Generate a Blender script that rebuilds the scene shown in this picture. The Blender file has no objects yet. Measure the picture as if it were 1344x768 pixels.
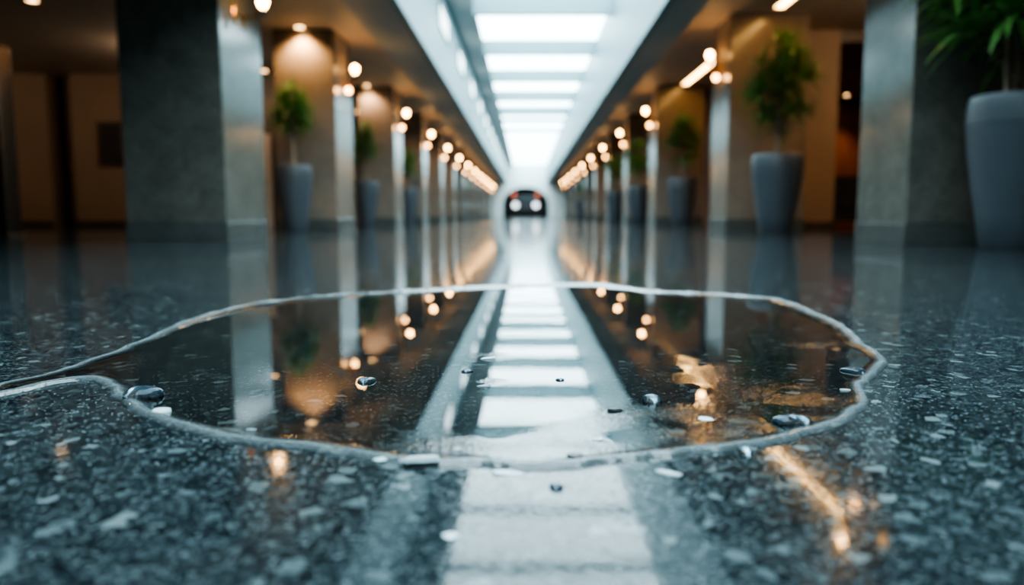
import bpy, bmesh, math, random
import numpy as np
from mathutils import Vector, Matrix, noise as mnoise

random.seed(7)
SC = bpy.context.scene
COL = SC.collection
PI = math.pi

# ------------------------------------------------------------------ camera model (1344 x 768 frame)
FPX, VX, HY, HC = 987.0, 690.0, 281.0, 0.28
TILT = math.atan((384.0 - HY) / FPX)
def ground(px, py, z=0.0):
    """where the sight line through an image point meets the height z"""
    u = (px - VX) / FPX
    v = (384.0 - py) / FPX
    dy = math.cos(TILT) + v * math.sin(TILT)
    dz = -math.sin(TILT) + v * math.cos(TILT)
    t = (z - HC) / dz
    return Vector((u * t, dy * t, z))

# ------------------------------------------------------------------ materials
def newmat(name):
    m = bpy.data.materials.new(name); m.use_nodes = True
    nt = m.node_tree; nt.nodes.clear()
    out = nt.nodes.new('ShaderNodeOutputMaterial')
    return m, nt, out
def N(nt, t, **kw):
    n = nt.nodes.new(t)
    for k, v in kw.items():
        if k in n.inputs: n.inputs[k].default_value = v
        else: setattr(n, k, v)
    return n
def rgb(c): return (c[0], c[1], c[2], 1.0)
def ramp(nt, stops, interp='LINEAR'):
    r = nt.nodes.new('ShaderNodeValToRGB'); r.color_ramp.interpolation = interp
    el = r.color_ramp.elements
    while len(el) < len(stops): el.new(0.5)
    for e, (p, c) in zip(el, stops):
        e.position = p; e.color = rgb(c) if hasattr(c, '__len__') else (c, c, c, 1)
    return r
def plain(name, color, rough=0.5, metal=0.0, var=0.12, scale=6.0, bump=0.0, spec=0.5):
    m, nt, out = newmat(name)
    tc = N(nt, 'ShaderNodeTexCoord')
    nz = N(nt, 'ShaderNodeTexNoise', Scale=scale, Detail=4.0)
    nt.links.new(tc.outputs['Object'], nz.inputs['Vector'])
    r = ramp(nt, [(0.3, [c * (1 - var) for c in color]), (0.7, [min(1, c * (1 + var)) for c in color])])
    nt.links.new(nz.outputs['Fac'], r.inputs['Fac'])
    b = N(nt, 'ShaderNodeBsdfPrincipled', Roughness=rough, Metallic=metal)
    b.inputs['Specular IOR Level'].default_value = spec
    nt.links.new(r.outputs['Color'], b.inputs['Base Color'])
    if bump:
        bp = N(nt, 'ShaderNodeBump', Strength=bump, Distance=0.01)
        nt.links.new(nz.outputs['Fac'], bp.inputs['Height']); nt.links.new(bp.outputs['Normal'], b.inputs['Normal'])
    nt.links.new(b.outputs['BSDF'], out.inputs['Surface'])
    return m
def glow(name, color, strength):
    m, nt, out = newmat(name)
    e = N(nt, 'ShaderNodeEmission', Strength=strength); e.inputs['Color'].default_value = rgb(color)
    nt.links.new(e.outputs['Emission'], out.inputs['Surface'])
    return m

def mat_floor():
    m, nt, out = newmat('polished_granite_floor')
    L = nt.links.new
    tc = N(nt, 'ShaderNodeTexCoord')
    # slight warping so chips are not perfect cells
    wn = N(nt, 'ShaderNodeTexNoise', Scale=60.0, Detail=2.0)
    L(tc.outputs['Object'], wn.inputs['Vector'])
    ws = N(nt, 'ShaderNodeVectorMath', operation='MULTIPLY_ADD')
    ws.inputs[1].default_value = (0.014, 0.014, 0.0)
    L(wn.outputs['Color'], ws.inputs[0]); L(tc.outputs['Object'], ws.inputs[2])
    def cells(scale, seed):
        mp = N(nt, 'ShaderNodeMapping'); mp.inputs['Location'].default_value = (seed, seed * 1.7, 0)
        L(ws.outputs[0], mp.inputs['Vector'])
        v = N(nt, 'ShaderNodeTexVoronoi', Scale=scale); v.inputs['Randomness'].default_value = 1.0
        L(mp.outputs['Vector'], v.inputs['Vector'])
        sp = N(nt, 'ShaderNodeSeparateColor'); L(v.outputs['Color'], sp.inputs['Color'])
        return v, sp
    v1, s1 = cells(62.0, 3.1)      # coarse chips ~ 16 mm
    v2, s2 = cells(210.0, 9.4)     # fine grains ~ 5 mm
    base = ramp(nt, [(0.0, (0.003, 0.005, 0.007)), (0.35, (0.011, 0.018, 0.022)), (0.7, (0.034, 0.049, 0.056)), (0.90, (0.068, 0.092, 0.10)), (0.95, (0.17, 0.21, 0.22)), (1.0, (0.27, 0.32, 0.33))])
    L(s2.outputs['Red'], base.inputs['Fac'])
    big = ramp(nt, [(0.0, (0.004, 0.008, 0.011)), (0.5, (0.022, 0.034, 0.040)), (0.82, (0.042, 0.060, 0.067)), (0.90, (0.072, 0.098, 0.105)), (0.96, (0.16, 0.21, 0.22)), (1.0, (0.34, 0.41, 0.42))])
    L(s1.outputs['Green'], big.inputs['Fac'])
    mx = N(nt, 'ShaderNodeMix', data_type='RGBA'); 
    pick = ramp(nt, [(0.0, 0.45), (0.86, 0.55), (0.95, 0.8), (1.0, 0.9)])
    L(s1.outputs['Green'], pick.inputs['Fac'])
    L(pick.outputs['Color'], mx.inputs['Factor'])
    L(base.outputs['Color'], mx.inputs['A']); L(big.outputs['Color'], mx.inputs['B'])
    # tiny mineral dust
    nz = N(nt, 'ShaderNodeTexNoise', Scale=520.0, Detail=2.0); L(tc.outputs['Object'], nz.inputs['Vector'])
    nr = ramp(nt, [(0.3, 0.55), (0.7, 1.5)]); L(nz.outputs['Fac'], nr.inputs['Fac'])
    mul = N(nt, 'ShaderNodeMix', data_type='RGBA', blend_type='MULTIPLY'); mul.inputs['Factor'].default_value = 1.0
    L(mx.outputs['Result'], mul.inputs['A']); L(nr.outputs['Color'], mul.inputs['B'])
    v3, s3 = cells(330.0, 17.2)
    fk = ramp(nt, [(0.84, 0.0), (0.95, 0.55), (1.0, 1.0)]); L(s3.outputs['Red'], fk.inputs['Fac'])
    mf = N(nt, 'ShaderNodeMix', data_type='RGBA'); L(fk.outputs['Color'], mf.inputs['Factor'])
    L(mul.outputs['Result'], mf.inputs['A']); mf.inputs['B'].default_value = (0.28, 0.34, 0.355, 1)
    dk = N(nt, 'ShaderNodeMix', data_type='RGBA', blend_type='MULTIPLY'); dk.inputs['Factor'].default_value = 1.0
    L(mf.outputs['Result'], dk.inputs['A']); dk.inputs['B'].default_value = (0.47, 0.46, 0.46, 1)
    b = N(nt, 'ShaderNodeBsdfPrincipled'); L(dk.outputs['Result'], b.inputs['Base Color'])
    rr = ramp(nt, [(0.0, 0.03), (0.65, 0.065), (1.0, 0.20)]); L(s2.outputs['Green'], rr.inputs['Fac'])
    L(rr.outputs['Color'], b.inputs['Roughness'])
    b.inputs['IOR'].default_value = 1.35; b.inputs['Specular IOR Level'].default_value = 0.30
    n3 = N(nt, 'ShaderNodeTexNoise', Scale=34.0, Detail=3.0); L(tc.outputs['Object'], n3.inputs['Vector'])
    ad = N(nt, 'ShaderNodeMath', operation='MULTIPLY_ADD'); ad.inputs[1].default_value = 0.25
    L(s2.outputs['Blue'], ad.inputs[0]); L(n3.outputs['Fac'], ad.inputs[2])
    bp = N(nt, 'ShaderNodeBump', Strength=0.02, Distance=0.003); L(ad.outputs[0], bp.inputs['Height'])
    L(bp.outputs['Normal'], b.inputs['Normal'])
    L(b.outputs['BSDF'], out.inputs['Surface'])
    return m

def mat_stone(name, dark, light, rough=0.13, scale=1.0):
    m, nt, out = newmat(name); L = nt.links.new
    tc = N(nt, 'ShaderNodeTexCoord')
    n1 = N(nt, 'ShaderNodeTexNoise', Scale=3.2 * scale, Detail=9.0, Roughness=0.68, Distortion=0.6); L(tc.outputs['Object'], n1.inputs['Vector'])
    n2 = N(nt, 'ShaderNodeTexNoise', Scale=26.0 * scale, Detail=5.0, Roughness=0.7); L(tc.outputs['Object'], n2.inputs['Vector'])
    mm = N(nt, 'ShaderNodeMath', operation='MULTIPLY_ADD'); mm.inputs[1].default_value = 0.45; L(n2.outputs['Fac'], mm.inputs[0]); 
    m2 = N(nt, 'ShaderNodeMath', operation='MULTIPLY'); m2.inputs[1].default_value = 0.55; L(n1.outputs['Fac'], m2.inputs[0]); L(m2.outputs[0], mm.inputs[2])
    r = ramp(nt, [(0.30, dark), (0.50, [(a + b) / 2 for a, b in zip(dark, light)]), (0.70, light)]); L(mm.outputs[0], r.inputs['Fac'])
    b = N(nt, 'ShaderNodeBsdfPrincipled', Roughness=rough); L(r.outputs['Color'], b.inputs['Base Color'])
    rr = ramp(nt, [(0.3, rough * 0.8), (0.7, rough * 1.5)]); L(n2.outputs['Fac'], rr.inputs['Fac']); L(rr.outputs['Color'], b.inputs['Roughness'])
    L(b.outputs['BSDF'], out.inputs['Surface'])
    return m

def mat_wood(name, c1, c2, rough=0.45):
    m, nt, out = newmat(name); L = nt.links.new
    tc = N(nt, 'ShaderNodeTexCoord'); mp = N(nt, 'ShaderNodeMapping'); mp.inputs['Scale'].default_value = (5.0, 5.0, 0.35)
    L(tc.outputs['Object'], mp.inputs['Vector'])
    n1 = N(nt, 'ShaderNodeTexNoise', Scale=2.5, Detail=7.0, Distortion=1.0); L(mp.outputs['Vector'], n1.inputs['Vector'])
    r = ramp(nt, [(0.35, c1), (0.65, c2)]); L(n1.outputs['Fac'], r.inputs['Fac'])
    b = N(nt, 'ShaderNodeBsdfPrincipled', Roughness=rough); L(r.outputs['Color'], b.inputs['Base Color'])
    L(b.outputs['BSDF'], out.inputs['Surface'])
    return m

def mat_water(name, tint=(0.80, 0.78, 0.76), ripple=True, ior=1.48):
    m, nt, out = newmat(name); L = nt.links.new
    tr = N(nt, 'ShaderNodeBsdfTransparent'); tr.inputs['Color'].default_value = rgb(tint)
    gl = N(nt, 'ShaderNodeBsdfGlossy', Roughness=0.012); gl.inputs['Color'].default_value = (1, 1, 1, 1)
    fr = N(nt, 'ShaderNodeFresnel', IOR=ior)
    mx = N(nt, 'ShaderNodeMixShader')
    L(fr.outputs['Fac'], mx.inputs['Fac']); L(tr.outputs['BSDF'], mx.inputs[1]); L(gl.outputs['BSDF'], mx.inputs[2])
    if ripple:
        tc = N(nt, 'ShaderNodeTexCoord')
        # calm surface: barely moving
        n0 = N(nt, 'ShaderNodeTexNoise', Scale=9.0, Detail=2.0); L(tc.outputs['Object'], n0.inputs['Vector'])
        # disturbed patches, stored per vertex while the surface is built
        at = N(nt, 'ShaderNodeAttribute', attribute_name='disturbed')
        n1 = N(nt, 'ShaderNodeTexNoise', Scale=190.0, Detail=2.0, Roughness=0.5, Distortion=0.2); L(tc.outputs['Object'], n1.inputs['Vector'])
        sb = N(nt, 'ShaderNodeMath', operation='SUBTRACT'); sb.inputs[1].default_value = 0.5; L(n1.outputs['Fac'], sb.inputs[0])
        mu = N(nt, 'ShaderNodeMath', operation='MULTIPLY'); L(sb.outputs[0], mu.inputs[0]); L(at.outputs['Fac'], mu.inputs[1])
        b0 = N(nt, 'ShaderNodeBump', Strength=0.012, Distance=0.006); L(n0.outputs['Fac'], b0.inputs['Height'])
        b1 = N(nt, 'ShaderNodeBump', Strength=0.8, Distance=0.0021); L(mu.outputs[0], b1.inputs['Height']); L(b0.outputs['Normal'], b1.inputs['Normal'])
        L(b1.outputs['Normal'], gl.inputs['Normal']); L(b1.outputs['Normal'], fr.inputs['Normal'])
    last = mx
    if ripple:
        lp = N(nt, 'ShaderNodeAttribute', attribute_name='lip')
        df = N(nt, 'ShaderNodeBsdfDiffuse'); df.inputs['Color'].default_value = (0.34, 0.39, 0.41, 1)  # grey diffuse paints the rim's missing reflection into its colour
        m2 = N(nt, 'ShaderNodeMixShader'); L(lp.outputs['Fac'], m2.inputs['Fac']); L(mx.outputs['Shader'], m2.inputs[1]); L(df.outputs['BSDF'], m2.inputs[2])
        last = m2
    L(last.outputs['Shader'], out.inputs['Surface'])
    return m

def mat_glass(name, color=(0.80, 0.90, 0.97), rough=0.02, ior=1.33):
    m, nt, out = newmat(name)
    g = N(nt, 'ShaderNodeBsdfGlass', Roughness=rough, IOR=ior); g.inputs['Color'].default_value = rgb(color)
    d = N(nt, 'ShaderNodeBsdfDiffuse'); d.inputs['Color'].default_value = (0.20, 0.30, 0.38, 1)
    x = N(nt, 'ShaderNodeMixShader', Fac=0.10)
    nt.links.new(g.outputs['BSDF'], x.inputs[1]); nt.links.new(d.outputs['BSDF'], x.inputs[2])
    nt.links.new(x.outputs['Shader'], out.inputs['Surface'])
    return m

def mat_leaf(name, c1, c2):
    m, nt, out = newmat(name); L = nt.links.new
    tc = N(nt, 'ShaderNodeTexCoord')
    n = N(nt, 'ShaderNodeTexNoise', Scale=7.0, Detail=3.0); L(tc.outputs['Object'], n.inputs['Vector'])
    r = ramp(nt, [(0.3, c1), (0.7, c2)]); L(n.outputs['Fac'], r.inputs['Fac'])
    b = N(nt, 'ShaderNodeBsdfPrincipled', Roughness=0.38); L(r.outputs['Color'], b.inputs['Base Color'])
    tl = N(nt, 'ShaderNodeBsdfTranslucent'); L(r.outputs['Color'], tl.inputs['Color'])
    mx = N(nt, 'ShaderNodeMixShader', Fac=0.25); L(b.outputs['BSDF'], mx.inputs[1]); L(tl.outputs['BSDF'], mx.inputs[2])
    L(mx.outputs['Shader'], out.inputs['Surface'])
    return m

M = {}
M['floor'] = mat_floor()
M['stone'] = mat_stone('polished_grey_stone', (0.066, 0.065, 0.057), (0.175, 0.166, 0.142))
M['stone_warm_lit'] = mat_stone('polished_warm_lit_stone', (0.165, 0.130, 0.105), (0.255, 0.205, 0.165), 0.16)  # same grey stone with warm lamp light mixed into its colour
M['plinth'] = mat_stone('dark_grey_plinth_stone', (0.05, 0.054, 0.052), (0.11, 0.112, 0.105), 0.16)
M['soffit'] = plain('grey_ceiling_paint', (0.40, 0.45, 0.46), 0.6, var=0.04, scale=2)
M['ceiling'] = plain('warm_grey_ceiling_paint', (0.56, 0.46, 0.38), 0.55, var=0.05, scale=2)
M['well'] = plain('white_satin_lining', (0.17, 0.27, 0.285), 0.5, var=0.03, scale=2)
M['band'] = plain('pale_grey_bulkhead_paint', (0.30, 0.34, 0.345), 0.5, var=0.03, scale=2)
M['panel'] = glow('bright_skylight_glass', (0.66, 0.91, 1.0), 12.5)
M['reflected_glow'] = glow('skylight_reflection_glow', (0.78, 0.96, 1.0), 6.0)  # emission standing in for the skylight mirrored in the well wall
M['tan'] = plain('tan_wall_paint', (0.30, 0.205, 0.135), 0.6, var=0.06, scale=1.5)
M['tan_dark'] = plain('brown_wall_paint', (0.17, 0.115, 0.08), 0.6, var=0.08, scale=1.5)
M['brown'] = mat_wood('dark_walnut_panelling', (0.045, 0.028, 0.02), (0.085, 0.05, 0.033))
M['redwood'] = mat_wood('red_brown_timber_wall', (0.20, 0.065, 0.028), (0.28, 0.10, 0.045))
M['skirting'] = plain('dark_skirting', (0.06, 0.045, 0.035), 0.4)
M['endwall'] = plain('white_end_wall_plaster', (0.80, 0.86, 0.84), 0.6, var=0.02, scale=1)
M['door'] = plain('pale_door_paint', (0.55, 0.46, 0.38), 0.4, var=0.04)
M['pot'] = plain('slate_blue_glazed_ceramic', (0.066, 0.077, 0.090), 0.45, var=0.07, scale=3)
M['soil'] = plain('dark_potting_soil', (0.03, 0.022, 0.016), 0.95, var=0.5, scale=40, bump=0.8)
M['bark'] = plain('brown_bark', (0.20, 0.145, 0.10), 0.8, var=0.4, scale=22, bump=0.5)
M['leaf'] = mat_leaf('glossy_green_leaf', (0.06, 0.17, 0.04), (0.14, 0.32, 0.07))
M['brass'] = plain('aged_brass', (0.62, 0.33, 0.10), 0.25, 1.0, 0.12, 20)
M['cup'] = plain('blue_grey_metal_cup', (0.16, 0.21, 0.25), 0.3, 0.8, 0.1, 20)
M['bulb'] = glow('warm_bulb_glow', (1.0, 0.52, 0.16), 65.0)
M['bulb_low'] = glow('dim_warm_bulb_glow', (1.0, 0.48, 0.15), 30.0)
M['strip'] = glow('warm_strip_glow', (1.0, 0.55, 0.17), 24.0)
M['lens'] = glow('warm_downlight_glow', (1.0, 0.58, 0.25), 16.0)
M['steel'] = plain('brushed_steel', (0.50, 0.48, 0.45), 0.22, 1.0, 0.08, 12)
M['post'] = plain('dark_polished_steel', (0.16, 0.15, 0.14), 0.25, 1.0, 0.1, 12)
M['black'] = plain('black_panel', (0.012, 0.012, 0.014), 0.2)
M['frame'] = mat_wood('brown_picture_frame', (0.07, 0.03, 0.015), (0.12, 0.055, 0.025))
M['canvas'] = plain('near_black_canvas', (0.016, 0.014, 0.014), 0.6, var=0.5, scale=4)
M['fabric'] = plain('charcoal_upholstery', (0.022, 0.024, 0.03), 0.85, var=0.25, scale=30, bump=0.2)
M['darkwall'] = plain('dark_vestibule_wall', (0.035, 0.04, 0.045), 0.5)
M['vehicle'] = plain('dark_vehicle_paint', (0.03, 0.036, 0.045), 0.25)
M['vglass'] = plain('black_windscreen', (0.02, 0.028, 0.035), 0.08)
M['rubber'] = plain('black_rubber', (0.015, 0.015, 0.015), 0.8)
M['headlight'] = glow('white_headlight_glow', (0.86, 0.94, 1.0), 4.0)
M['redlamp'] = glow('dull_red_lamp_glow', (0.9, 0.26, 0.16), 1.6)
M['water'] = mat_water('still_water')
M['drop'] = mat_glass('clear_water_drop')
M['flake'] = plain('pale_blue_white_flake', (0.58, 0.68, 0.72), 0.35, var=0.2, scale=60)
M['flake_dark'] = plain('dark_grit', (0.05, 0.055, 0.06), 0.35, var=0.4, scale=60)

# ------------------------------------------------------------------ mesh helpers
class MB:
    def __init__(s): s.v = []; s.f = []
    def add(s, vs, fs):
        o = len(s.v); s.v += [tuple(p) for p in vs]; s.f += [tuple(o + i for i in f) for f in fs]; return s
    def box(s, x0, x1, y0, y1, z0, z1):
        return s.add([(x0,y0,z0),(x1,y0,z0),(x1,y1,z0),(x0,y1,z0),(x0,y0,z1),(x1,y0,z1),(x1,y1,z1),(x0,y1,z1)],
                     [(3,2,1,0),(4,5,6,7),(0,1,5,4),(1,2,6,5),(2,3,7,6),(3,0,4,7)])
    def lathe(s, prof, n=32, c=(0,0,0), axis='Z', cap=True):
        vs, fs = [], []
        for r, h in prof:
            for k in range(n):
                a = 2 * PI * k / n; p = (r * math.cos(a), r * math.sin(a), h)
                if axis == 'X': p = (p[2], p[0], p[1])
                if axis == 'Y': p = (p[1], p[2], p[0])
                vs.append((p[0] + c[0], p[1] + c[1], p[2] + c[2]))
        m = len(prof)
        for i in range(m - 1):
            for k in range(n):
                a, b = i * n + k, i * n + (k + 1) % n
                fs.append((a, b, b + n, a + n))
        if cap:
            if prof[0][0] > 1e-6: fs.append(tuple(reversed(range(n))))
            if prof[-1][0] > 1e-6: fs.append(tuple(range((m - 1) * n, m * n)))
        return s.add(vs, fs)
    def tube(s, pts, rad, n=8):
        pts = [Vector(p) for p in pts]; vs, fs = [], []
        if not hasattr(rad, '__len__'): rad = [rad] * len(pts)
        for i, p in enumerate(pts):
            d = (pts[min(i + 1, len(pts) - 1)] - pts[max(i - 1, 0)]).normalized()
            a = d.orthogonal().normalized() if i == 0 else (a - d * a.dot(d)).normalized()
            b = d.cross(a)
            for k in range(n):
                t = 2 * PI * k / n; vs.append(p + (a * math.cos(t) + b * math.sin(t)) * rad[i])
        for i in range(len(pts) - 1):
            for k in range(n):
                q, w = i * n + k, i * n + (k + 1) % n
                fs.append((q, w, w + n, q + n))
        fs.append(tuple(reversed(range(n)))); fs.append(tuple(range((len(pts) - 1) * n, len(pts) * n)))
        return s.add(vs, fs)
    def build(s, name, mat, parent=None, smooth=False, bevel=0.0, seg=2, loc=None):
        me = bpy.data.meshes.new(name); me.from_pydata(s.v, [], s.f)
        bm = bmesh.new(); bm.from_mesh(me)
        bmesh.ops.remove_doubles(bm, verts=bm.verts, dist=1e-6)
        bmesh.ops.recalc_face_normals(bm, faces=bm.faces)
        if bevel:
            bmesh.ops.bevel(bm, geom=[e for e in bm.edges if len(e.link_faces) == 2 and e.calc_face_angle(0) > 0.6], offset=bevel, segments=seg, profile=0.5, affect='EDGES')
        bm.to_mesh(me); bm.free()
        if smooth:
            for p in me.polygons: p.use_smooth = True
            try: me.set_sharp_from_angle(angle=math.radians(40))
            except Exception: pass
        me.materials.append(mat)
        o = bpy.data.objects.new(name, me); COL.objects.link(o)
        if parent: o.parent = parent
        if loc: o.location = loc
        return o

def tag(o, label, cat, group=None):
    o['label'] = label; o['category'] = cat; o['kind'] = 'thing'
    if group: o['group'] = group
    return o
def thing(name, label, cat, loc=(0,0,0), rz=0.0, group=None):
    o = bpy.data.objects.new(name, None); COL.objects.link(o)
    o.location = loc; o.rotation_euler = (0, 0, rz); o.empty_display_size = 0.1
    return tag(o, label, cat, group)
def struct(name, mb, mat, **kw):
    o = mb.build(name, mat, **kw); o['kind'] = 'structure'; return o
def copy_tree(o, parent=None):
    c = o.copy(); COL.objects.link(c)
    if parent: c.parent = parent
    for ch in [x for x in o.children]: copy_tree(ch, c)
    return c
ORD = ['first','second','third','fourth','fifth','sixth','seventh','eighth','ninth','tenth','eleventh','twelfth','thirteenth','fourteenth','fifteenth','sixteenth','seventeenth','eighteenth','nineteenth','twentieth']

# ------------------------------------------------------------------ dimensions
LX, RX = 3.20, 3.52            # inner faces of the two column rows
ZL, ZR = 3.35, 3.71            # aisle ceilings
ZS = 3.22                      # underside of the grey soffits
WL, WR = -1.78, 1.95           # skylight well
ZP = 5.08                      # skylight glass
Y0, YE = -8.0, 73.0

# ------------------------------------------------------------------ setting
struct('floor', MB().box(-14, 18, Y0, YE + 6, -0.2, 0.0), M['floor'])
struct('ceiling_left', MB().box(-14, -2.5, Y0, YE, ZL, ZL + 0.2), M['ceiling'])
struct('ceiling_right', MB().box(2.5, 18, Y0, YE, ZR, ZR + 0.2), M['ceiling'])
struct('trim_1', MB().box(-2.56, WL - 0.12, Y0, YE, ZS, ZS + 0.4), M['soffit'])
struct('trim_2', MB().box(WR + 0.12, 2.56, Y0, YE, ZS, ZS + 0.8), M['soffit'])
struct('wall_skylight_left', MB().box(WL - 0.12, WL, Y0, YE, ZS, 5.4), M['well'])
struct('wall_skylight_right', MB().box(WR, WR + 0.12, Y0, YE, ZS, 5.4), M['well'])
struct('trim_3', MB().box(WL, -1.17, Y0, YE, ZP - 0.10, 5.4), M['band'])
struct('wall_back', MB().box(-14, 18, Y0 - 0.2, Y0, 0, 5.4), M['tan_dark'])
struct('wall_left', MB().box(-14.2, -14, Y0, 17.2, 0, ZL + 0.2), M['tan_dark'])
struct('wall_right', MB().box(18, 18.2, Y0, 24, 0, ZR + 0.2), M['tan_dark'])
# left cross wall with stepped panels, and the aisle wall behind the columns
b = MB().box(-14, -11.0, 17.0, 17.2, 0, ZL).box(-11.0, -10.5, 17.35, 17.5, 0, ZL)
struct('wall_left_cross', MB().box(-14, -10.62, 17.0, 17.2, 0, ZL), M['tan'])
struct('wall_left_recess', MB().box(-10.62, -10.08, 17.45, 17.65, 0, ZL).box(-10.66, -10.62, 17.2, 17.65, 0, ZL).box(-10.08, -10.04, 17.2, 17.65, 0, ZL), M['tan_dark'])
struct('wall_left_inner', MB().box(-10.08, -6.15, 17.0, 17.2, 0, ZL), M['tan'])
struct('wall_left_dark', MB().box(-6.15, -5.5, 17.02, 17.2, 0, ZL), M['brown'])
struct('wall_left_aisle', MB().box(-5.6, -5.4, 17.2, YE, 0, ZL), M['brown'])
struct('baseboard_left', MB().box(-14, -10.62, 16.97, 17.0, 0, 0.13).box(-10.08, -6.15, 16.97, 17.0, 0, 0.13).box(-10.62, -10.08, 17.42, 17.45, 0, 0.13), M['skirting'])
d = MB().box(-6.02, -5.68, 16.96, 17.02, 0, 2.05).build('door_1', M['door']); d['kind'] = 'structure'
MB().tube([(-5.74, 16.95, 1.0), (-5.74, 16.90, 1.0), (-5.84, 16.90, 1.0)], 0.012).build('door_handle', M['steel'], d)
# right: return wall by the second column, lintel, red timber room
struct('wall_right_return', MB().box(4.75, 5.92, 14.55, 14.75, 0, ZR), M['tan'])
struct('wall_right_lintel', MB().box(5.92, 18, 14.55, 14.75, 3.50, ZR), M['brown'])
struct('wall_right_room', MB().box(5.4, 18, 23.0, 23.2, 0, ZR), M['redwood'])
struct('wall_right_aisle', MB().box(5.2, 5.4, 14.75, YE, 0, ZR), M['redwood'])
struct('baseboard_right', MB().box(4.75, 5.92, 14.52, 14.55, 0, 0.13), M['skirting'])

# far end wall with the arched opening
def arch_pts(hw, zs, zt, n=28):
    return [(-hw, 0.0)] + [(-hw * math.cos(PI * k / n), zs + (zt - zs) * math.sin(PI * k / n)) for k in range(n + 1)] + [(hw, 0.0)]
def arch_wall(hw, zs, zt, x0, x1, ztop, y0, y1):
    mb = MB(); p = arch_pts(hw, zs, zt)
    for y, in ((y0,), (y1,)):
        inner = p; outer = []
        for x, z in p:
            if z <= zs + 1e-6: outer.append((x0 if x < 0 else x1, z))
            else:
                t = (x + hw) / (2 * hw); outer.append((x0 + (x1 - x0) * t, ztop))
        vs = [(x, y, z) for x, z in inner] + [(x, y, z) for x, z in outer]; n = len(inner)
        fs = [(i, i + 1, n + i + 1, n + i) for i in range(n - 1)]
        # corners
        i1 = 1; i2 = n - 2
        vs += [(x0, y, ztop), (x1, y, ztop)]
        fs += [(n + i1, n + i1 + 1, 2 * n), (n + i2 - 1, n + i2, 2 * n + 1)]
        mb.add(vs, fs)
    n = len(p)
    mb.add([(x, y0, z) for x, z in p] + [(x, y1, z) for x, z in p], [(i, i + 1, n + i + 1, n + i) for i in range(n - 1)])
    return mb
struct('wall_end', arch_wall(2.2, 1.25, 2.85, -14, 18, 5.4, YE, YE + 0.4), M['endwall'])
# moulded surround
mb = MB(); pi_ = arch_pts(2.2, 1.25, 2.85); po = arch_pts(3.0, 1.25, 3.5); n = len(pi_)
vs = [(x, YE, z) for x, z in pi_] + [(x, YE - 0.18, z) for x, z in pi_] + [(x, YE - 0.18, z) for x, z in po] + [(x, YE, z) for x, z in po]
mb.add(vs, [(k * n + i, k * n + i + 1, (k + 1) * n + i + 1, (k + 1) * n + i) for k in range(3) for i in range(n - 1)])
struct('trim_4', mb, M['endwall'])
struct('wall_vestibule_back', MB().box(-4, 4, YE + 5.6, YE + 5.8, 0, 3.6), M['darkwall'])
struct('wall_vestibule_left', MB().box(-4, -3.8, YE + 0.4, YE + 5.6, 0, 3.6), M['darkwall'])
struct('wall_vestibule_right', MB().box(3.8, 4, YE + 0.4, YE + 5.6, 0, 3.6), M['darkwall'])
struct('ceiling_vestibule', MB().box(-4, 4, YE + 0.4, YE + 5.8, 3.4, 3.6), M['darkwall'])

# ------------------------------------------------------------------ skylight panels and crossbeams
beams = [-3.9, 0.3, 4.4, 8.6, 10.75, 12.95, 17.15, 21.4, 25.7, 30.0, 34.3, 38.6, 42.9, 47.2, 51.5, 55.8, 60.1, 64.4, 68.7]
edges = [Y0] + beams + [YE]
near_lab = {-3.9: 'white skylight crossbeam high up behind the viewer', 0.3: 'white skylight crossbeam straight above the viewer', 4.4: 'white skylight crossbeam above the puddle, out of frame', 8.6: 'white skylight crossbeam above the near granite, out of frame',
            10.75: 'thin dark crossbeam mirrored in the floor at the very bottom edge', 12.95: 'thin dark crossbeam mirrored in the floor just before the puddle'}
kb = 0
for y in beams:
    o = MB().box(-1.17, WR, y, y + (0.14 if y > 15 else 0.13), ZP - (0.42 if 15 < y < 36 else 0.22 if 36 < y < 46 else 0.13 if y < 15 else 0.07), ZP + 0.1).build('skylight_crossbeam', M['well'])
    if y in near_lab: tag(o, near_lab[y], 'beam', 'skylight crossbeams')
    else:
        tag(o, f'white skylight crossbeam, {ORD[kb]} from the top edge of the photo', 'beam', 'skylight crossbeams'); kb += 1
kp = 0
for i in range(len(edges) - 1):
    a = edges[i] + (0 if i == 0 else 0.14 if edges[i] > 15 else 0.13); c = edges[i + 1]
    o = MB().box(-1.17, WR, a, c, ZP, ZP + 0.05).build('skylight', M['panel'])
    if c < 17:
        lab = ['bright skylight panel behind the viewer, by the back wall', 'bright skylight panel just behind the viewer', 'bright skylight panel directly above the viewer', 'bright skylight panel above the puddle, out of frame', 'bright skylight panel mirrored at the bottom edge of the floor',
               'pale skylight panel mirrored largest in the floor before the puddle', 'bright skylight panel mirrored across the front rim of the puddle'][min(i, 6)]
    else:
        lab = f'glowing white skylight panel, {ORD[kp]} in view from the top edge'; kp += 1
    tag(o, lab, 'skylight', 'glowing skylight panels')
# glowing panels added for the skylight's reflection in the left well side
for k in range(0, 12):
    y = 16.8 + 4.3 * k
    lab = f'glowing panel added as skylight reflection on the left well side, {ORD[k]} from the front'
    t = thing('well_reflection', lab, 'reflection panel', (WL, y, 4.38), 0, 'added reflection panels of the skylight well')
    t['kind'] = 'thing'
    f = MB()
    f.box(0, 0.03, -0.90, -0.84, -0.28, 0.28).box(0, 0.03, 0.84, 0.90, -0.28, 0.28).box(0, 0.03, -0.84, 0.84, -0.28, -0.22).box(0, 0.03, -0.84, 0.84, 0.22, 0.28)
    f.build('reflection_frame', M['well'], t)
    MB().box(0.002, 0.014, -0.84, 0.84, -0.22, 0.22).build('pane', M['reflected_glow'], t)

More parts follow.
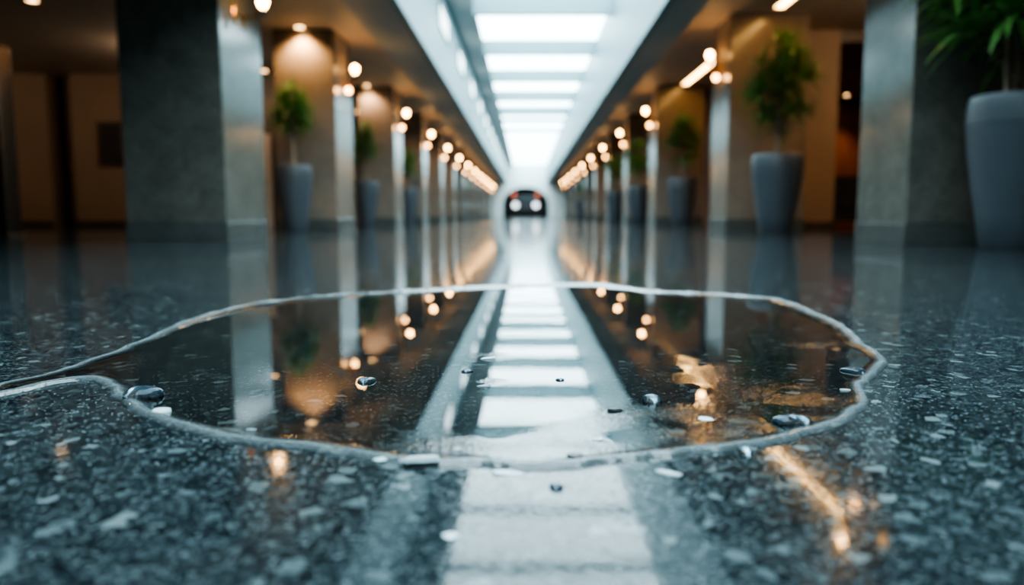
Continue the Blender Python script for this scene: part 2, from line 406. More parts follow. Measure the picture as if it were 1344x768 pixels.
# ------------------------------------------------------------------ columns
def column(side, y, w, zc, depth, lab, grp, mat):
    """inner face at the aisle; w runs away from the aisle"""
    s = -1 if side == 'L' else 1
    xi = -LX if side == 'L' else RX
    cx = xi + s * w / 2
    t = thing('stone_column', lab, 'column', (cx, y + depth / 2, 0), 0, grp)
    MB().box(-w/2, w/2, -depth/2, depth/2, 0.19, zc).build('shaft', mat, t, bevel=0.012)
    MB().box(-w/2 - 0.008, w/2 + 0.008, -depth/2 - 0.008, depth/2 + 0.008, 0, 0.19).build('plinth', M['plinth'], t, bevel=0.006)
    return t
yl = [8.1, 12.9, 18.6, 23.6, 28.6, 33.7, 38.8, 43.9, 49.0, 54.1, 59.2, 64.3, 69.4]
wl = [1.08, 1.02, 0.86] + [0.9] * 10
yr = [7.0, 13.3, 20.6, 26.3, 32.2, 38.2, 44.2, 50.2, 56.2, 62.2, 68.2]
wr = [1.25, 1.36, 1.3] + [1.2] * 8
extra_l = {0: 'large grey stone column at left, nearest in the left row', 1: 'warm lit stone column behind the potted tree left of the aisle'}
extra_r = {0: 'large grey stone column at right, partly behind the nearest pot', 1: 'warm lit stone column behind the tall palm pot at right'}
for i, (y, w) in enumerate(zip(yl, wl)):
    column('L', y, w, ZL, 1.25, extra_l.get(i, f'polished stone column, {ORD[i]} from the front in the left row'), 'left column row', M['stone'] if i == 0 else M['stone_warm_lit'])
for i, (y, w) in enumerate(zip(yr, wr)):
    column('R', y, w, ZR, 1.2 if i else 1.05, extra_r.get(i, f'polished stone column, {ORD[i]} from the front in the right row'), 'right column row', M['stone'] if i == 0 else M['stone_warm_lit'])

# ------------------------------------------------------------------ sconces: brass arm, cup and bulb, lower globe
def make_sconce(zu, zl, X=0.22):
    """origin on the wall, x points into the hall"""
    t = thing('wall_sconce', '', 'wall lamp')
    zm = (zu + zl) / 2 - 0.02
    p = MB().lathe([(0.0, 0.0), (0.055, 0.0), (0.055, 0.012), (0.035, 0.022), (0.0, 0.024)], 24, axis='X')
    p.v = [(x, y * 0.8, z * 2.2 + zm) for x, y, z in p.v]
    p.build('backplate', M['brass'], t, smooth=True)
    a = MB().tube([(0.015, 0, zm), (0.07, 0, zm - 0.045), (0.64 * X, 0, zm - 0.05), (0.91 * X, 0, zm - 0.01), (X, 0, zm + 0.05), (X, 0, zu - 0.13)], [0.014, 0.015, 0.016, 0.014, 0.012, 0.012], 10)
    a.build('arm', M['brass'], t, smooth=True)
    MB().lathe([(0.0, zm - 0.20), (0.012, zm - 0.18), (0.02, zm - 0.14), (0.012, zm - 0.10), (0.028, zm - 0.07), (0.012, zm - 0.04)], 16, c=(0.10, 0, 0)).build('finial', M['brass'], t, smooth=True)
    cu = MB().lathe([(0.012, zu - 0.15), (0.045, zu - 0.12), (0.052, zu - 0.075), (0.046, zu - 0.07), (0.0, zu - 0.08)], 20, c=(X, 0, 0)).build('cup', M['cup'], t, smooth=True)
    prof = [(0.0, -0.085), (0.022, -0.08), (0.028, -0.055), (0.05, -0.02), (0.058, 0.015), (0.05, 0.05), (0.028, 0.075), (0.0, 0.085)]
    MB().lathe([(r, h + zu) for r, h in prof], 20, c=(X, 0, 0)).build('bulb', M['bulb'], cu, smooth=True)
    if zl < zu - 0.3: la = MB().tube([(0.015, 0, zm - 0.02), (0.06, 0, zl + 0.11), (0.09, 0, zl + 0.06)], 0.01, 8).build('lower_arm', M['brass'], t, smooth=True)
    if zl < zu - 0.3: MB().lathe([(0.05 * math.sin(PI * k / 10), zl - 0.05 * math.cos(PI * k / 10)) for k in range(11)], 20, c=(0.10, 0, 0)).build('lower_globe', M['bulb_low'], la, smooth=True)
    return t
protoN = make_sconce(2.58, 2.42, 0.32)
protoL = make_sconce(2.78, 2.43)
protoR = make_sconce(3.10, 2.72)
for i, y in enumerate(yl):
    o = protoN if i == 0 else protoL if i == 1 else copy_tree(protoL)
    o.location = (-LX, y + (0.42 if i == 0 else 0.55), 0); o.rotation_euler = (0, 0, 0)
    tag(o, ('brass sconce on the nearest left column, cut by the top edge' if i == 0 else f'glowing brass sconce on the {ORD[i]} column of the left row'), 'wall lamp', 'left row sconces')
for i, y in enumerate(yr):
    o = protoR if i == 0 else copy_tree(protoR)
    o.location = (RX, y + 0.55, 0); o.rotation_euler = (0, 0, PI)
    tag(o, ('brass sconce on the nearest right column, mirrored in the floor' if i == 0 else f'glowing brass sconce on the {ORD[i]} column of the right row'), 'wall lamp', 'right row sconces')

# ------------------------------------------------------------------ ceiling strips and downlights
def strip(x, y0, y1, z, lab):
    t = thing('ceiling_strip_light', lab, 'ceiling light', (x, (y0 + y1) / 2, z), 0, 'warm ceiling strips over the right aisle')
    h = (y1 - y0) / 2
    MB().box(-0.10, -0.075, -h, h, -0.03, 0).box(0.075, 0.10, -h, h, -0.03, 0).box(-0.10, 0.10, -h - 0.02, -h, -0.03, 0).box(-0.10, 0.10, h, h + 0.02, -0.03, 0).build('housing', M['steel'], t)
    MB().box(-0.075, 0.075, -h, h, -0.022, -0.004).build('diffuser', M['strip'], t)
strip(4.2, 8.4, 12.9, ZR, 'long warm strip light ending above the tall palm, cut by top edge')
strip(4.2, 15.0, 20.3, ZR, 'long warm strip light slanting from second to third right column')
def downlight(x, y, z, lab, grp, watts=30, size=70, col=(1.0, 0.66, 0.38), r=0.075):
    t = thing('recessed_downlight', lab, 'ceiling light', (x, y, z), 0, grp)
    MB().lathe([(r * 1.35, 0.0), (r * 1.35, -0.012), (r, -0.018), (r, 0.0)], 24, cap=False).build('trim_ring', M['steel'], t, smooth=True)
    MB().lathe([(0.0, -0.008), (r, -0.008)], 24, cap=False).build('lens', M['lens'], t)
    if watts:
        ld = bpy.data.lights.new('downlight_beam', 'SPOT' if size < 95 else 'POINT'); ld.energy = watts; ld.color = col; ld.shadow_soft_size = 0.06
        if size < 95: ld.spot_size = math.radians(size * 1.6); ld.spot_blend = 0.7
        lo = bpy.data.objects.new('downlight_beam', ld); COL.objects.link(lo); lo.parent = t; lo.location = (0, 0, -0.09 if size < 95 else -0.16)
G = 'small recessed downlights'
downlight(-7.1, 11.2, ZL, 'small round downlight at the top left corner of the photo', G, 110)
downlight(-5.62, 16.55, ZL, 'orange downlight between the two nearest left columns', G, 40)
downlight(-5.05, 23.0, ZL, 'orange downlight between the second and third left columns', G, 30)
downlight(-3.72, 12.76, ZL, 'downlight washing the top of the second left column', G, 240, 85, (1.0, 0.60, 0.26))
downlight(-3.75, 10.7, ZL, 'added fill downlight for the second left column, hidden behind the nearest', G, 130, 90)  # hidden fill, added to light the second column's front face
downlight(-3.8, 18.40, ZL, 'downlight before the third left column', G, 130, 90)
downlight(-6.6, 14.4, ZL, 'added fill downlight for the left wall, hidden behind the near left column', G, 75, 95, (1.0, 0.74, 0.50))  # unseen lamp added to brighten the left cross wall
downlight(-12.0, 13.5, ZL, 'added unseen fill downlight for the tan wall beside the steel post', G, 55, 95, (1.0, 0.74, 0.50))  # another added lamp out of view, filling the tan wall
downlight(9.28, 22.2, ZR, 'glowing downlight against the red timber wall at right', G, 130, 60)
downlight(12.0, 21.5, ZR, 'downlight over the red timber room, behind the near right column', G, 120)
downlight(6.9, 11.5, ZR, 'added fill downlight for the right return wall, behind the near right column', G, 150, 95, (1.0, 0.68, 0.40))  # added fill for the return wall and lintel, out of sight
downlight(7.0, 5.2, ZR, 'added fill downlight in the right aisle, outside the frame', G, 60, 90)  # unseen source kept only for the light it contributes
for k, y in enumerate([22.2, 27.4, 32.4]):
    downlight(-3.8, y, ZL, f'downlight in the left aisle, {ORD[k]} beyond the third column', G, 110, 90)
for k, y in enumerate([24.4, 30.4, 36.4]):
    downlight(4.2, y, ZR, f'downlight in the right aisle, {ORD[k]} beyond the strip lights', G, 130, 90)

# ------------------------------------------------------------------ potted plants
def make_pot(t, H, R, seam=True):
    prof = [(0.0, 0.0), (0.60 * R, 0.0), (0.63 * R, 0.012), (0.72 * R, 0.2 * H), (0.84 * R, 0.42 * H), (0.95 * R, 0.66 * H), (R * 0.995, 0.795 * H)]
    if seam: prof += [(R * 0.975, 0.80 * H), (R * 0.975, 0.81 * H), (R * 1.0, 0.815 * H)]
    prof += [(R * 1.0, 0.88 * H), (R * 0.985, 0.95 * H), (R * 0.965, 0.985 * H), (R * 0.94, H), (R * 0.90, 0.995 * H), (R * 0.885, 0.93 * H), (0.0, 0.93 * H)]
    po_ = MB().lathe(prof[:-1], 56).build('pot', M['pot'], t, smooth=True)
    s = MB().lathe([(R * 0.88, 0.935 * H), (R * 0.6, 0.95 * H), (R * 0.3, 0.955 * H), (0.0, 0.957 * H)], 40, cap=False)
    s.build('soil', M['soil'], po_, smooth=True)
def leaf(mb, base, d, up, L, W, droop, rnd, nseg=6):
    """a folded lance-shaped leaf that arches over"""
    d = d.normalized(); side = d.cross(up)
    if side.length < 1e-3: side = d.orthogonal()
    side.normalize(); p = Vector(base); vs = []; fs = []; dirn = d.copy()
    for i in range(nseg + 1):
        t = i / nseg
        w = W * (math.sin(PI * min(1, t * 0.93 + 0.07)) ** 0.75) * (1 - 0.35 * t)
        nrm = side.cross(dirn).normalized()
        vs += [p - side * w + nrm * w * 0.35, p, p + side * w + nrm * w * 0.35]
        dirn = (dirn + Vector((0, 0, -droop / nseg))).normalized()
        p = p + dirn * (L / nseg)
    for i in range(nseg):
        a = 3 * i
        fs += [(a, a + 1, a + 4, a + 3), (a + 1, a + 2, a + 5, a + 4)]
    mb.add(vs, fs)
def plant(loc, H, R, zb, zt, rad, canes, seed, lab, grp, n_ros=26, leaf_len=0.34, leaf_w=0.028, per=15, top_bias=1.0, back=None):
    rnd = random.Random(seed)
    t = thing('potted_plant', lab, 'potted plant', loc, 0, grp)
    make_pot(t, H, R)
    fol = MB(); cz = (zb + zt) / 2; hz = (zt - zb) / 2
    spots = []
    tries = 0
    while len(spots) < n_ros and tries < 4000:
        tries += 1
        q = Vector((rnd.uniform(-1, 1), rnd.uniform(-1, 1), rnd.uniform(-1, 1)))
        if q.length > 1 or q.length < 0.15: continue
        taper = 1.0 - 0.45 * max(0, q.z) * top_bias
        p = Vector((q.x * (rad - leaf_len * 0.55) * taper, q.y * (rad - leaf_len * 0.55) * taper, cz + q.z * (hz - leaf_len * 0.35)))
        if any((p - s_).length < leaf_len * 0.38 for s_ in spots): continue
        spots.append(p)
    trunk_top = Vector((0, 0, cz + 0.1))
    for c in range(canes):
        a = 2 * PI * c / max(1, canes) + rnd.uniform(-0.4, 0.4); rr = 0.0 if canes == 1 else R * 0.30
        b0 = Vector((rr * math.cos(a), rr * math.sin(a), 0.94 * H))
        e = Vector((rr * 1.4 * math.cos(a), rr * 1.4 * math.sin(a), zb + (zt - zb) * rnd.uniform(0.45, 0.75)))
        mid = (b0 + e) / 2 + Vector((rnd.uniform(-.03, .03), rnd.uniform(-.03, .03), 0))
        r0 = 0.035 if canes == 1 else 0.022
        MB().tube([b0 - Vector((0, 0, 0.05)), b0 * 0.7 + mid * 0.3, mid, mid * 0.4 + e * 0.6, e], [r0 * 1.2, r0, r0 * 0.95, r0 * 0.85, r0 * 0.6], 10).build('trunk', M['bark'], t, smooth=True)
    br = MB()
    for p in spots:
        root = Vector((p.x * 0.15, p.y * 0.15, max(zb * 0.6 + H * 0.4, p.z - 0.22 - 0.35 * math.hypot(p.x, p.y))))
        br.tube([root, root * 0.45 + p * 0.55 + Vector((0, 0, -0.03)), p], [0.010, 0.007, 0.004], 5)
        axis = (p - Vector((0, 0, cz - hz * 0.9))).normalized()
        for k in range(per):
            a = 2 * PI * k * 0.381966 + rnd.uniform(-.2, .2); el = 0.15 + 1.25 * (k / per) + rnd.uniform(-.1, .1)
            o1 = axis.orthogonal().normalized(); o2 = axis.cross(o1)
            d = axis * math.cos(el) + (o1 * math.cos(a) + o2 * math.sin(a)) * math.sin(el)
            leaf(fol, p, d, Vector((0, 0, 1)) if abs(d.z) < 0.97 else Vector((1, 0, 0)), leaf_len * rnd.uniform(0.75, 1.15), leaf_w * rnd.uniform(0.8, 1.2), rnd.uniform(0.5, 1.3), rnd)
    if back:
        for mb_ in (br, fol): mb_.v = [(x, (y if y < 0 else back * math.tanh(y / back)), z) for x, y, z in mb_.v]
    br.build('branches', M['bark'], t, smooth=True)
    fol.build('foliage', M['leaf'], t, smooth=True)
    return t
GP = 'potted plants along the columns'
plant((4.05, 6.28, 0), 1.24, 0.385, 1.40, 2.75, 0.84, 4, 1, 'largest slate pot at right edge with long cane plant', GP, 30, 0.50, 0.042, 13, 0.2, 0.66)
plant((3.82, 11.55, 0), 1.17, 0.38, 1.33, 3.05, 0.63, 1, 2, 'tall bushy palm in grey pot before the warm lit right column', GP, 46, 0.36, 0.028, 15)
plant((3.98, 19.3, 0), 1.18, 0.36, 1.45, 2.82, 0.58, 1, 3, 'bushy plant in grey pot under the second strip light', GP, 32, 0.34, 0.03, 14)
plant((3.72, 25.0, 0), 1.18, 0.36, 1.45, 2.75, 0.58, 1, 4, 'dark potted plant before the fourth right column', GP, 26, 0.34, 0.03, 13)
plant((3.68, 31.2, 0), 1.18, 0.36, 1.45, 2.75, 0.58, 1, 5, 'dark potted plant before the fifth right column', GP, 24, 0.34, 0.03, 12)
plant((3.66, 49.2, 0), 1.18, 0.36, 1.4, 2.6, 0.6, 1, 6, 'farthest potted plant of the right row, small in the distance', GP, 22, 0.34, 0.03, 11)
plant((-3.72, 12.2, 0), 1.05, 0.285, 1.42, 2.34, 0.36, 1, 7, 'leafy plant in slim grey pot, nearest on the left side', GP, 24, 0.26, 0.026, 14)
plant((-3.75, 17.9, 0), 1.05, 0.27, 1.3, 2.40, 0.36, 1, 8, 'dark leafy plant in grey pot before the third left column', GP, 22, 0.26, 0.026, 13)
plant((-3.55, 22.9, 0), 1.05, 0.27, 1.3, 2.40, 0.36, 1, 9, 'dark potted plant before the fourth left column', GP, 20, 0.26, 0.026, 12)
plant((-3.55, 43.0, 0), 1.05, 0.27, 1.3, 2.50, 0.46, 1, 10, 'farthest potted plant of the left row, small in the distance', GP, 18, 0.28, 0.026, 11)

# ------------------------------------------------------------------ left side: steel post, framed picture
t = thing('steel_post', 'polished steel post with black panel at the left edge', 'post', (-6.55, 9.5, 0))
MB().box(-0.25, 0.13, -0.14, 0.14, 0, 2.36).build('casing', M['post'], t, bevel=0.02)
MB().box(-0.27, 0.02, -0.152, -0.138, 0.03, 1.72).build('panel', M['black'], t, bevel=0.004)
MB().box(-0.29, 0.17, -0.18, 0.18, 0, 0.03).build('foot_plate', M['steel'], t, bevel=0.006)
t = thing('framed_picture', 'dark picture in a brown frame on the left tan wall', 'picture', (-9.22, 17.0, 1.83))
f = MB()
f.box(-0.29, -0.24, -0.05, 0, -0.49, 0.49).box(0.24, 0.29, -0.05, 0, -0.49, 0.49).box(-0.24, 0.24, -0.05, 0, -0.49, -0.44).box(-0.24, 0.24, -0.05, 0, 0.44, 0.49)
f.build('frame', M['frame'], t)
MB().box(-0.24, 0.24, -0.025, 0, -0.44, 0.44).build('canvas', M['canvas'], t)

# ------------------------------------------------------------------ right side: dark armchair
t = thing('lounge_chair', 'charcoal upholstered lounge chair in the red timber doorway at right', 'armchair', (7.05, 15.9, 0), 0.0)
MB().box(-0.80, 0.80, -0.42, 0.42, 0.14, 0.36).build('base', M['fabric'], t, bevel=0.04, seg=3)
MB().box(-0.62, 0.62, -0.48, 0.28, 0.36, 0.52).build('seat', M['fabric'], t, bevel=0.06, seg=3)
bk = MB().box(-0.80, 0.80, 0.20, 0.46, 0.36, 1.05); bk.v = [(x, y, z + (0.06 * (x + 0.8) if z > 0.5 else 0)) for x, y, z in bk.v]
bk.build('backrest', M['fabric'], t, bevel=0.08, seg=4)
for s in (-1, 1):
    ar = MB().box(min(s * 0.62, s * 0.84), max(s * 0.62, s * 0.84), -0.46, 0.40, 0.14, 0.80)
    ar.v = [(x, y, z + (0.16 if (z > 0.5 and y > 0) else 0)) for x, y, z in ar.v]
    ar.build('armrest', M['fabric'], t, bevel=0.06, seg=3)
for sx in (-1, 1):
    for sy in (-1, 1):
        MB().lathe([(0.018, 0.0), (0.03, 0.15)], 12, c=(sx * 0.68, sy * 0.32, 0)).build('leg', M['frame'], t)

# ------------------------------------------------------------------ vehicle in the far arch and lamps
t = thing('vehicle', 'dark vehicle with two white headlights in the far archway', 'vehicle', (0, YE + 1.6, 0))
vb = MB(); sec = [(-1.75, 0.35), (-1.82, 0.9), (-1.75, 1.5), (-1.4, 2.15), (-0.7, 2.45), (0.7, 2.45), (1.4, 2.15), (1.75, 1.5), (1.82, 0.9), (1.75, 0.35)]
n = len(sec); rings = [(0.0, 0.90), (0.12, 0.98), (0.5, 1.0), (3.2, 1.0), (3.5, 0.95)]
vs = []
for y, k in rings: vs += [(x * k, y, 0.35 + (z - 0.35) * k) for x, z in sec]
fs = [(i * n + j, i * n + (j + 1) % n, (i + 1) * n + (j + 1) % n, (i + 1) * n + j) for i in range(len(rings) - 1) for j in range(n)] + [tuple(range(n)), tuple(range((len(rings) - 1) * n, len(rings) * n))]
vb.add(vs, fs); vb.build('body', M['vehicle'], t, bevel=0.03)
MB().add([(-1.25, -0.02, 1.5), (1.25, -0.02, 1.5), (1.0, -0.005, 2.05), (-1.0, -0.005, 2.05)], [(0, 1, 2, 3)]).build('windscreen', M['vglass'], t)
MB().box(-1.6, 1.6, -0.10, 0.02, 0.38, 0.62).build('bumper', M['rubber'], t, bevel=0.04)
for s in (-1, 1):
    MB().lathe([(0.0, -0.07), (0.22, -0.06), (0.27, -0.03), (0.28, 0.0)], 24, c=(s * 1.0, -0.01, 1.15), axis='Y', cap=False).build('headlight', M['headlight'], t, smooth=True)
    for y in (0.7, 2.8):
        MB().lathe([(0.0, -0.12), (0.30, -0.12), (0.36, -0.08), (0.36, 0.08), (0.30, 0.12), (0.0, 0.12)], 24, c=(s * 1.55, y, 0.36), axis='X').build('wheel', M['rubber'], t, smooth=True)
for s, w in ((-1, 'left'), (1, 'right')):
    t = thing('marker_lamp', f'dull red lamp above the {w} headlight in the far arch', 'lamp', (s * 1.15, YE + 0.55, 2.12), 0, 'red lamps in the far arch')
    MB().lathe([(0.0, -0.06), (0.16, -0.05), (0.2, 0.0), (0.0, 0.0)], 20, axis='Y').build('lens', M['redlamp'], t, smooth=True)
    MB().tube([(0, 0, 0.0), (0, 0.12, 0.3), (0, 0.14, 1.28)], 0.02).build('bracket', M['vehicle'], t)

# ------------------------------------------------------------------ the puddle
TOP = [(-60, 532), (-20, 513), (0, 506), (55, 495), (109, 477), (164, 458), (219, 433), (255, 420), (313, 405), (364, 397), (420, 391), (480, 387), (560, 382), (620, 378), (690, 376), (760, 374), (800, 376), (853, 383), (926, 387), (984, 391), (1035, 398), (1072, 413), (1108, 429), (1130, 447), (1152, 466), (1163, 478)]
BOT = [(1150, 494), (1136, 510), (1143, 528), (1133, 543), (1090, 562), (1035, 577), (962, 590), (889, 599), (804, 607), (750, 613), (690, 614), (620, 611), (549, 612), (480, 602), (440, 598), (364, 588), (310, 580), (255, 569), (204, 551), (160, 530), (139, 510), (118, 500), (73, 504), (30, 514), (0, 521), (-30, 531), (-60, 541)]
P = [ground(x, y) for x, y in TOP + BOT]
def catmull(p, per=10):
    out = []; n = len(p)
    for i in range(n):
        p0, p1, p2, p3 = p[i - 1], p[i], p[(i + 1) % n], p[(i + 2) % n]
        for k in range(per):
            t = k / per
            out.append(0.5 * ((2 * p1) + (p2 - p0) * t + (2 * p0 - 5 * p1 + 4 * p2 - p3) * t * t + (3 * p1 - p0 - 3 * p2 + p3) * t ** 3))
    return out
C = catmull(P)
poly = np.array([(v.x, v.y) for v in C])
wob = np.array([(mnoise.noise(Vector((x * 9, y * 9, 0))) * 0.010 + mnoise.noise(Vector((x * 26, y * 26, 3))) * 0.005,
                 mnoise.noise(Vector((x * 9, y * 9, 7))) * 0.010 + mnoise.noise(Vector((x * 26, y * 26, 9))) * 0.005) for x, y in poly])
poly = poly + wob
A = poly; B = np.roll(poly, -1, axis=0)
step = 0.0055
gx = np.arange(A[:, 0].min() - 0.03, A[:, 0].max() + 0.03, step); gy = np.arange(A[:, 1].min() - 0.03, A[:, 1].max() + 0.03, step)
X, Y = np.meshgrid(gx, gy); pts = np.stack([X.ravel(), Y.ravel()], 1)
dist = np.full(len(pts), 9.0); inside = np.zeros(len(pts), bool)
for a, b_ in zip(A, B):
    ab = b_ - a; L2 = max(1e-12, ab @ ab)
    t = np.clip(((pts - a) @ ab) / L2, 0, 1)
    dx = pts[:, 0] - a[0] - t * ab[0]; dy = pts[:, 1] - a[1] - t * ab[1]
    dist = np.minimum(dist, dx * dx + dy * dy)
    c = (a[1] > pts[:, 1]) != (b_[1] > pts[:, 1])
    if abs(ab[1]) > 1e-12: inside ^= c & (pts[:, 0] < a[0] + (pts[:, 1] - a[1]) * ab[0] / ab[1])
dist = np.sqrt(dist); sd = np.where(inside, dist, -dist)
keep = sd > -0.011
# meniscus: rises to a rounded lip and sinks to the level sheet
def sstep(a, b_, x):
    t = np.clip((x - a) / (b_ - a), 0, 1); return t * t * (3 - 2 * t)
far = sstep(1.1, 2.3, pts[:, 1])
lipw = 0.017 + 0.023 * far
peak = 0.0062 + 0.0055 * far
level = 0.0035
rise = peak * np.sqrt(np.clip(1 - (1 - np.clip(sd / (lipw * 0.42), 0, 1)) ** 2, 0, 1))
fall = sstep(0.45, 1.55, sd / lipw)
hgt = np.where(sd > 0, rise * (1 - fall) + level * fall, sd * 0.35 - 0.0006)
nz = np.array([mnoise.noise(Vector((p[0] * 17, p[1] * 17, 1))) + 0.6 * mnoise.noise(Vector((p[0] * 48, p[1] * 48, 5))) if k else 0.0 for p, k in zip(pts, keep)])
lipmask = np.exp(-((sd - lipw * 0.5) / (lipw * 0.55)) ** 2)
hgt = hgt + lipmask * nz * (0.0004 + 0.0026 * far) * (sd > 0)
# disturbed patches
def blob(px, py, rx, ry, amp):
    c = ground(px, py); return amp * np.exp(-(((pts[:, 0] - c.x) / rx) ** 2 + ((pts[:, 1] - c.y) / ry) ** 2))
dis = blob(690, 590, 0.13, 0.030, 1.2) + blob(930, 495, 0.09, 0.10, 0.55) + blob(950, 565, 0.16, 0.09, 0.8) + blob(1100, 455, 0.14, 0.16, 0.7) + blob(1060, 530, 0.14, 0.10, 0.55) + blob(640, 502, 0.02, 0.02, 0.6) + blob(640, 470, 0.03, 0.03, 0.4) + blob(200, 470, 0.10, 0.1, 0.35) + blob(440, 585, 0.25, 0.04, 0.3)
brk = np.array([max(0.0, 0.5 + 1.3 * mnoise.noise(Vector((p[0] * 13, p[1] * 13, 21)))) if k else 0.0 for p, k in zip(pts, keep)])
dis = np.clip(dis * brk, 0, 1.2)
fine = np.array([mnoise.noise(Vector((p[0] * 70, p[1] * 70, 31))) if (k and d > 0.03) else 0.0 for p, k, d in zip(pts, keep, dis)])
dis = np.clip(dis + lipmask * (0.15 + 0.9 * far), 0, 1.3)
hgt = hgt + dis * fine * 0.00003 * (sd > 0.02)
idx = -np.ones(len(pts), int); idx[keep] = np.arange(keep.sum())
W = len(gx); I = idx.reshape(len(gy), W)
q = np.stack([I[:-1, :-1], I[:-1, 1:], I[1:, 1:], I[1:, :-1]], -1).reshape(-1, 4)
q = q[(q >= 0).all(1)]
vv = np.column_stack([pts[keep], hgt[keep]])
me = bpy.data.meshes.new('water_puddle'); me.from_pydata(vv.tolist(), [], q.tolist())
me.polygons.foreach_set('use_smooth', [True] * len(me.polygons))
at = me.attributes.new('disturbed', 'FLOAT', 'POINT'); at.data.foreach_set('value', dis[keep].astype(np.float32))
lip = np.exp(-((sd - lipw * 0.42) / (lipw * 0.40)) ** 2) * np.clip(0.75 + (0.15 + 0.35 * far) * nz, 0.2, 1.0) * (0.42 + 0.15 * far)  # mask of the painted pale sheen along the rim
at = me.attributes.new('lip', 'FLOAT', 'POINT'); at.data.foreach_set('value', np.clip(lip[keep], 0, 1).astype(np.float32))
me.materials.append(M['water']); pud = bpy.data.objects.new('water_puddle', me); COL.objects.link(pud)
tag(pud, 'wide shallow clear water puddle with raised rim on the granite floor', 'puddle')

# ------------------------------------------------------------------ drops and flakes
def dome(name, px, py, wpx, hrel, lab, mat, cat, grp, z0=0.003, ecc=0.75, seed=0):
    c = ground(px, py, z0); r = wpx / 2 / FPX * c.y
    rnd = random.Random(seed); mb = MB(); n = 28; vs = []; fs = []
    prof = [(1.0, -0.10), (1.03, 0.12), (0.99, 0.38), (0.86, 0.65), (0.62, 0.86), (0.32, 0.97)]
    ph = rnd.uniform(0, 6)
    for rr, h in prof:
        for k in range(n):
            a = 2 * PI * k / n; w = 1 + 0.10 * math.sin(2 * a + ph) + 0.06 * math.sin(3 * a + 2 * ph)
            vs.append((r * rr * w * math.cos(a), r * ecc * rr * w * math.sin(a), r * hrel * h))
    vs.append((0, 0, r * hrel)); m = len(prof)
    for i in range(m - 1):
        for k in range(n): fs.append((i * n + k, i * n + (k + 1) % n, (i + 1) * n + (k + 1) % n, (i + 1) * n + k))
    for k in range(n): fs.append(((m - 1) * n + k, (m - 1) * n + (k + 1) % n, m * n))
    fs.append(tuple(reversed(range(n))))
    o = mb.add(vs, fs).build(name, mat, smooth=True, loc=(c.x, c.y, z0))
    return tag(o, lab, cat, grp)
GD = 'water drops in and around the puddle'
dome('water_drop', 188, 520, 46, 0.62, 'largest clear drop, at the left end of the puddle', M['drop'], 'drop', GD, 0.004, 0.8, 1)
dome('water_drop', 481, 501, 24, 0.5, 'clear drop left of the mirrored skylight', M['drop'], 'drop', GD, 0.0035, 0.8, 2)
dome('water_drop', 855, 526, 24, 0.75, 'round clear drop just right of the mirrored skylight', M['drop'], 'drop', GD, 0.0035, 0.8, 3)
dome('water_drop', 1038, 554, 48, 0.42, 'wide flat drop near the right front rim of the puddle', M['drop'], 'drop', GD, 0.0035, 0.6, 4)
dome('water_drop', 730, 641, 20, 0.65, 'single drop on the dry floor within the mirrored skylight panel', M['drop'], 'drop', GD, 0.0, 0.9, 5)
dome('water_drop', 978, 594, 20, 0.7, 'small blue tinted drop hanging on the right front rim', M['drop'], 'drop', GD, 0.002, 0.8, 6)
dome('water_drop', 735, 499, 11, 0.5, 'tiny dark drop inside the mirrored skylight', M['drop'], 'drop', GD, 0.0035, 0.8, 7)
dome('water_drop', 613, 488, 14, 0.45, 'tiny drop on the left border of the mirrored skylight', M['drop'], 'drop', GD, 0.0035, 0.8, 8)
dome('water_drop', 1120, 487, 30, 0.35, 'flat drop by the far right bend of the puddle', M['drop'], 'drop', GD, 0.0035, 0.8, 9)
def flake(px, py, wpx, lab, mat=None, rot=0.0, ecc=0.4, z0=0.004, th=0.15, seed=0, name='pale_flake', cat='flake'):
    c = ground(px, py, z0); r = wpx / 2 / FPX * c.y; rnd = random.Random(seed); n = 11
    ang = [2 * PI * k / n + rnd.uniform(-.2, .2) for k in range(n)]; rad = [r * rnd.uniform(0.72, 1.1) for _ in ang]
    h = r * th
    top = [(q_ * math.cos(a) * 0.93, q_ * math.sin(a) * ecc * 0.93, h * (1 + 0.6 * math.cos(a + seed))) for a, q_ in zip(ang, rad)]
    bot = [(q_ * math.cos(a), q_ * math.sin(a) * ecc, 0) for a, q_ in zip(ang, rad)]
    vs = bot + top + [(0, 0, h * 1.5), (0, 0, 0)]
    fs = []
    for k in range(n):
        j = (k + 1) % n; fs += [(k, j, n + j, n + k), (n + k, n + j, 2 * n), (j, k, 2 * n + 1)]
    o = MB().add(vs, fs).build(name, mat or M['flake'], smooth=True, loc=(c.x, c.y, z0)); o.rotation_euler = (0, 0, rot)
    return tag(o, lab, cat, 'flakes and grit around the puddle')
flake(553, 604, 58, 'long pale flake lying on the front rim, left of centre', seed=1, ecc=0.5, z0=0.007)
flake(500, 604, 20, 'small pale flake at the left tip of the long rim flake', seed=11, z0=0.007)
flake(880, 622, 42, 'pale sliver on dry granite below the right front rim', seed=2, ecc=0.45, rot=-0.5, z0=0.0, th=0.08)
flake(592, 703, 24, 'white chip on dry granite left of the mirrored panel', seed=3, ecc=0.9, z0=0.0, th=0.06)
flake(927, 550, 22, 'pale round flake afloat in the right part of the puddle', seed=4, ecc=0.9, th=0.08)
flake(212, 541, 34, 'pale flake beside the largest drop at left', seed=5, ecc=0.35, th=0.2)
flake(640, 471, 22, 'pale splinter on the left border of the mirrored skylight, farther one', seed=6, ecc=0.35)
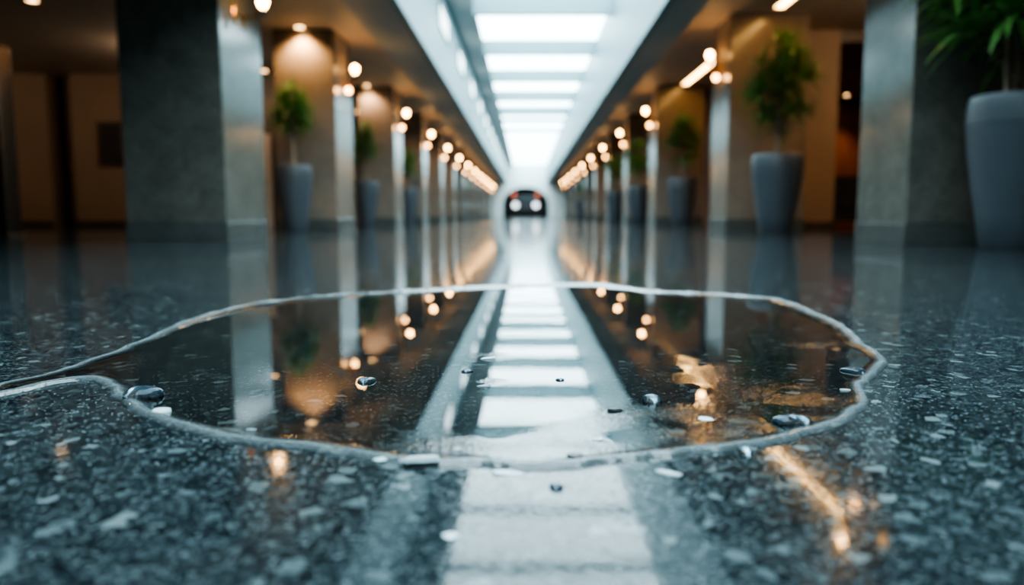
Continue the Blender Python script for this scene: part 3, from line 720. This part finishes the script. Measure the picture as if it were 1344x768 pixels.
flake(636, 507, 20, 'pale splinter on the left border of the mirrored skylight, nearer one', seed=7, ecc=0.4)
flake(806, 538, 26, 'dark wet grit just left of the round drop', M['flake_dark'], seed=8, ecc=0.6, th=0.14, name='dark_grit', cat='grit')
flake(755, 598, 30, 'dark grit in the rippled water at the front centre', M['flake_dark'], seed=9, ecc=0.7, th=0.14, name='dark_grit', cat='grit')
flake(665, 622, 46, 'pale sliver tucked under the front rim at centre', seed=10, ecc=0.3, z0=0.0, th=0.1)
flake(785, 577, 18, 'pale chip at the right front corner of the mirrored skylight', seed=12, ecc=0.4)
flake(600, 590, 16, 'pale chip at the left front corner of the mirrored skylight', seed=13, ecc=0.6)
flake(330, 564, 14, 'tiny pale chip in the left front water', seed=14, ecc=0.5)
flake(1110, 512, 16, 'tiny pale chip near the far right bend', seed=15, ecc=0.5)

# ------------------------------------------------------------------ world, camera, colour
w = bpy.data.worlds.new('dim_interior'); SC.world = w; w.use_nodes = True
bg = w.node_tree.nodes['Background']; bg.inputs['Color'].default_value = (0.35, 0.45, 0.5, 1); bg.inputs['Strength'].default_value = 0.03
cd = bpy.data.cameras.new('camera'); cam = bpy.data.objects.new('camera', cd); COL.objects.link(cam)
cam.location = (0, 0, HC); cam.rotation_euler = (PI / 2 - TILT, 0, 0)
cd.sensor_width = 36.0; cd.lens = FPX / 1344 * 36.0; cd.shift_x = -18 / 1344
cd.clip_start = 0.02; cd.clip_end = 300
cd.dof.use_dof = True; cd.dof.focus_distance = 1.3; cd.dof.aperture_fstop = 1.75
SC.camera = cam
SC.view_settings.view_transform = 'AgX'
try: SC.view_settings.look = 'AgX - Medium High Contrast'
except Exception: pass
SC.view_settings.exposure = 0.0
cy = SC.cycles
cy.use_denoising = True
cy.max_bounces = 10; cy.diffuse_bounces = 4; cy.glossy_bounces = 5; cy.transmission_bounces = 8; cy.transparent_max_bounces = 8
cy.sample_clamp_indirect = 6.0; cy.sample_clamp_direct = 0.0
cy.caustics_reflective = False; cy.caustics_refractive = False
cy.blur_glossy = 0.3
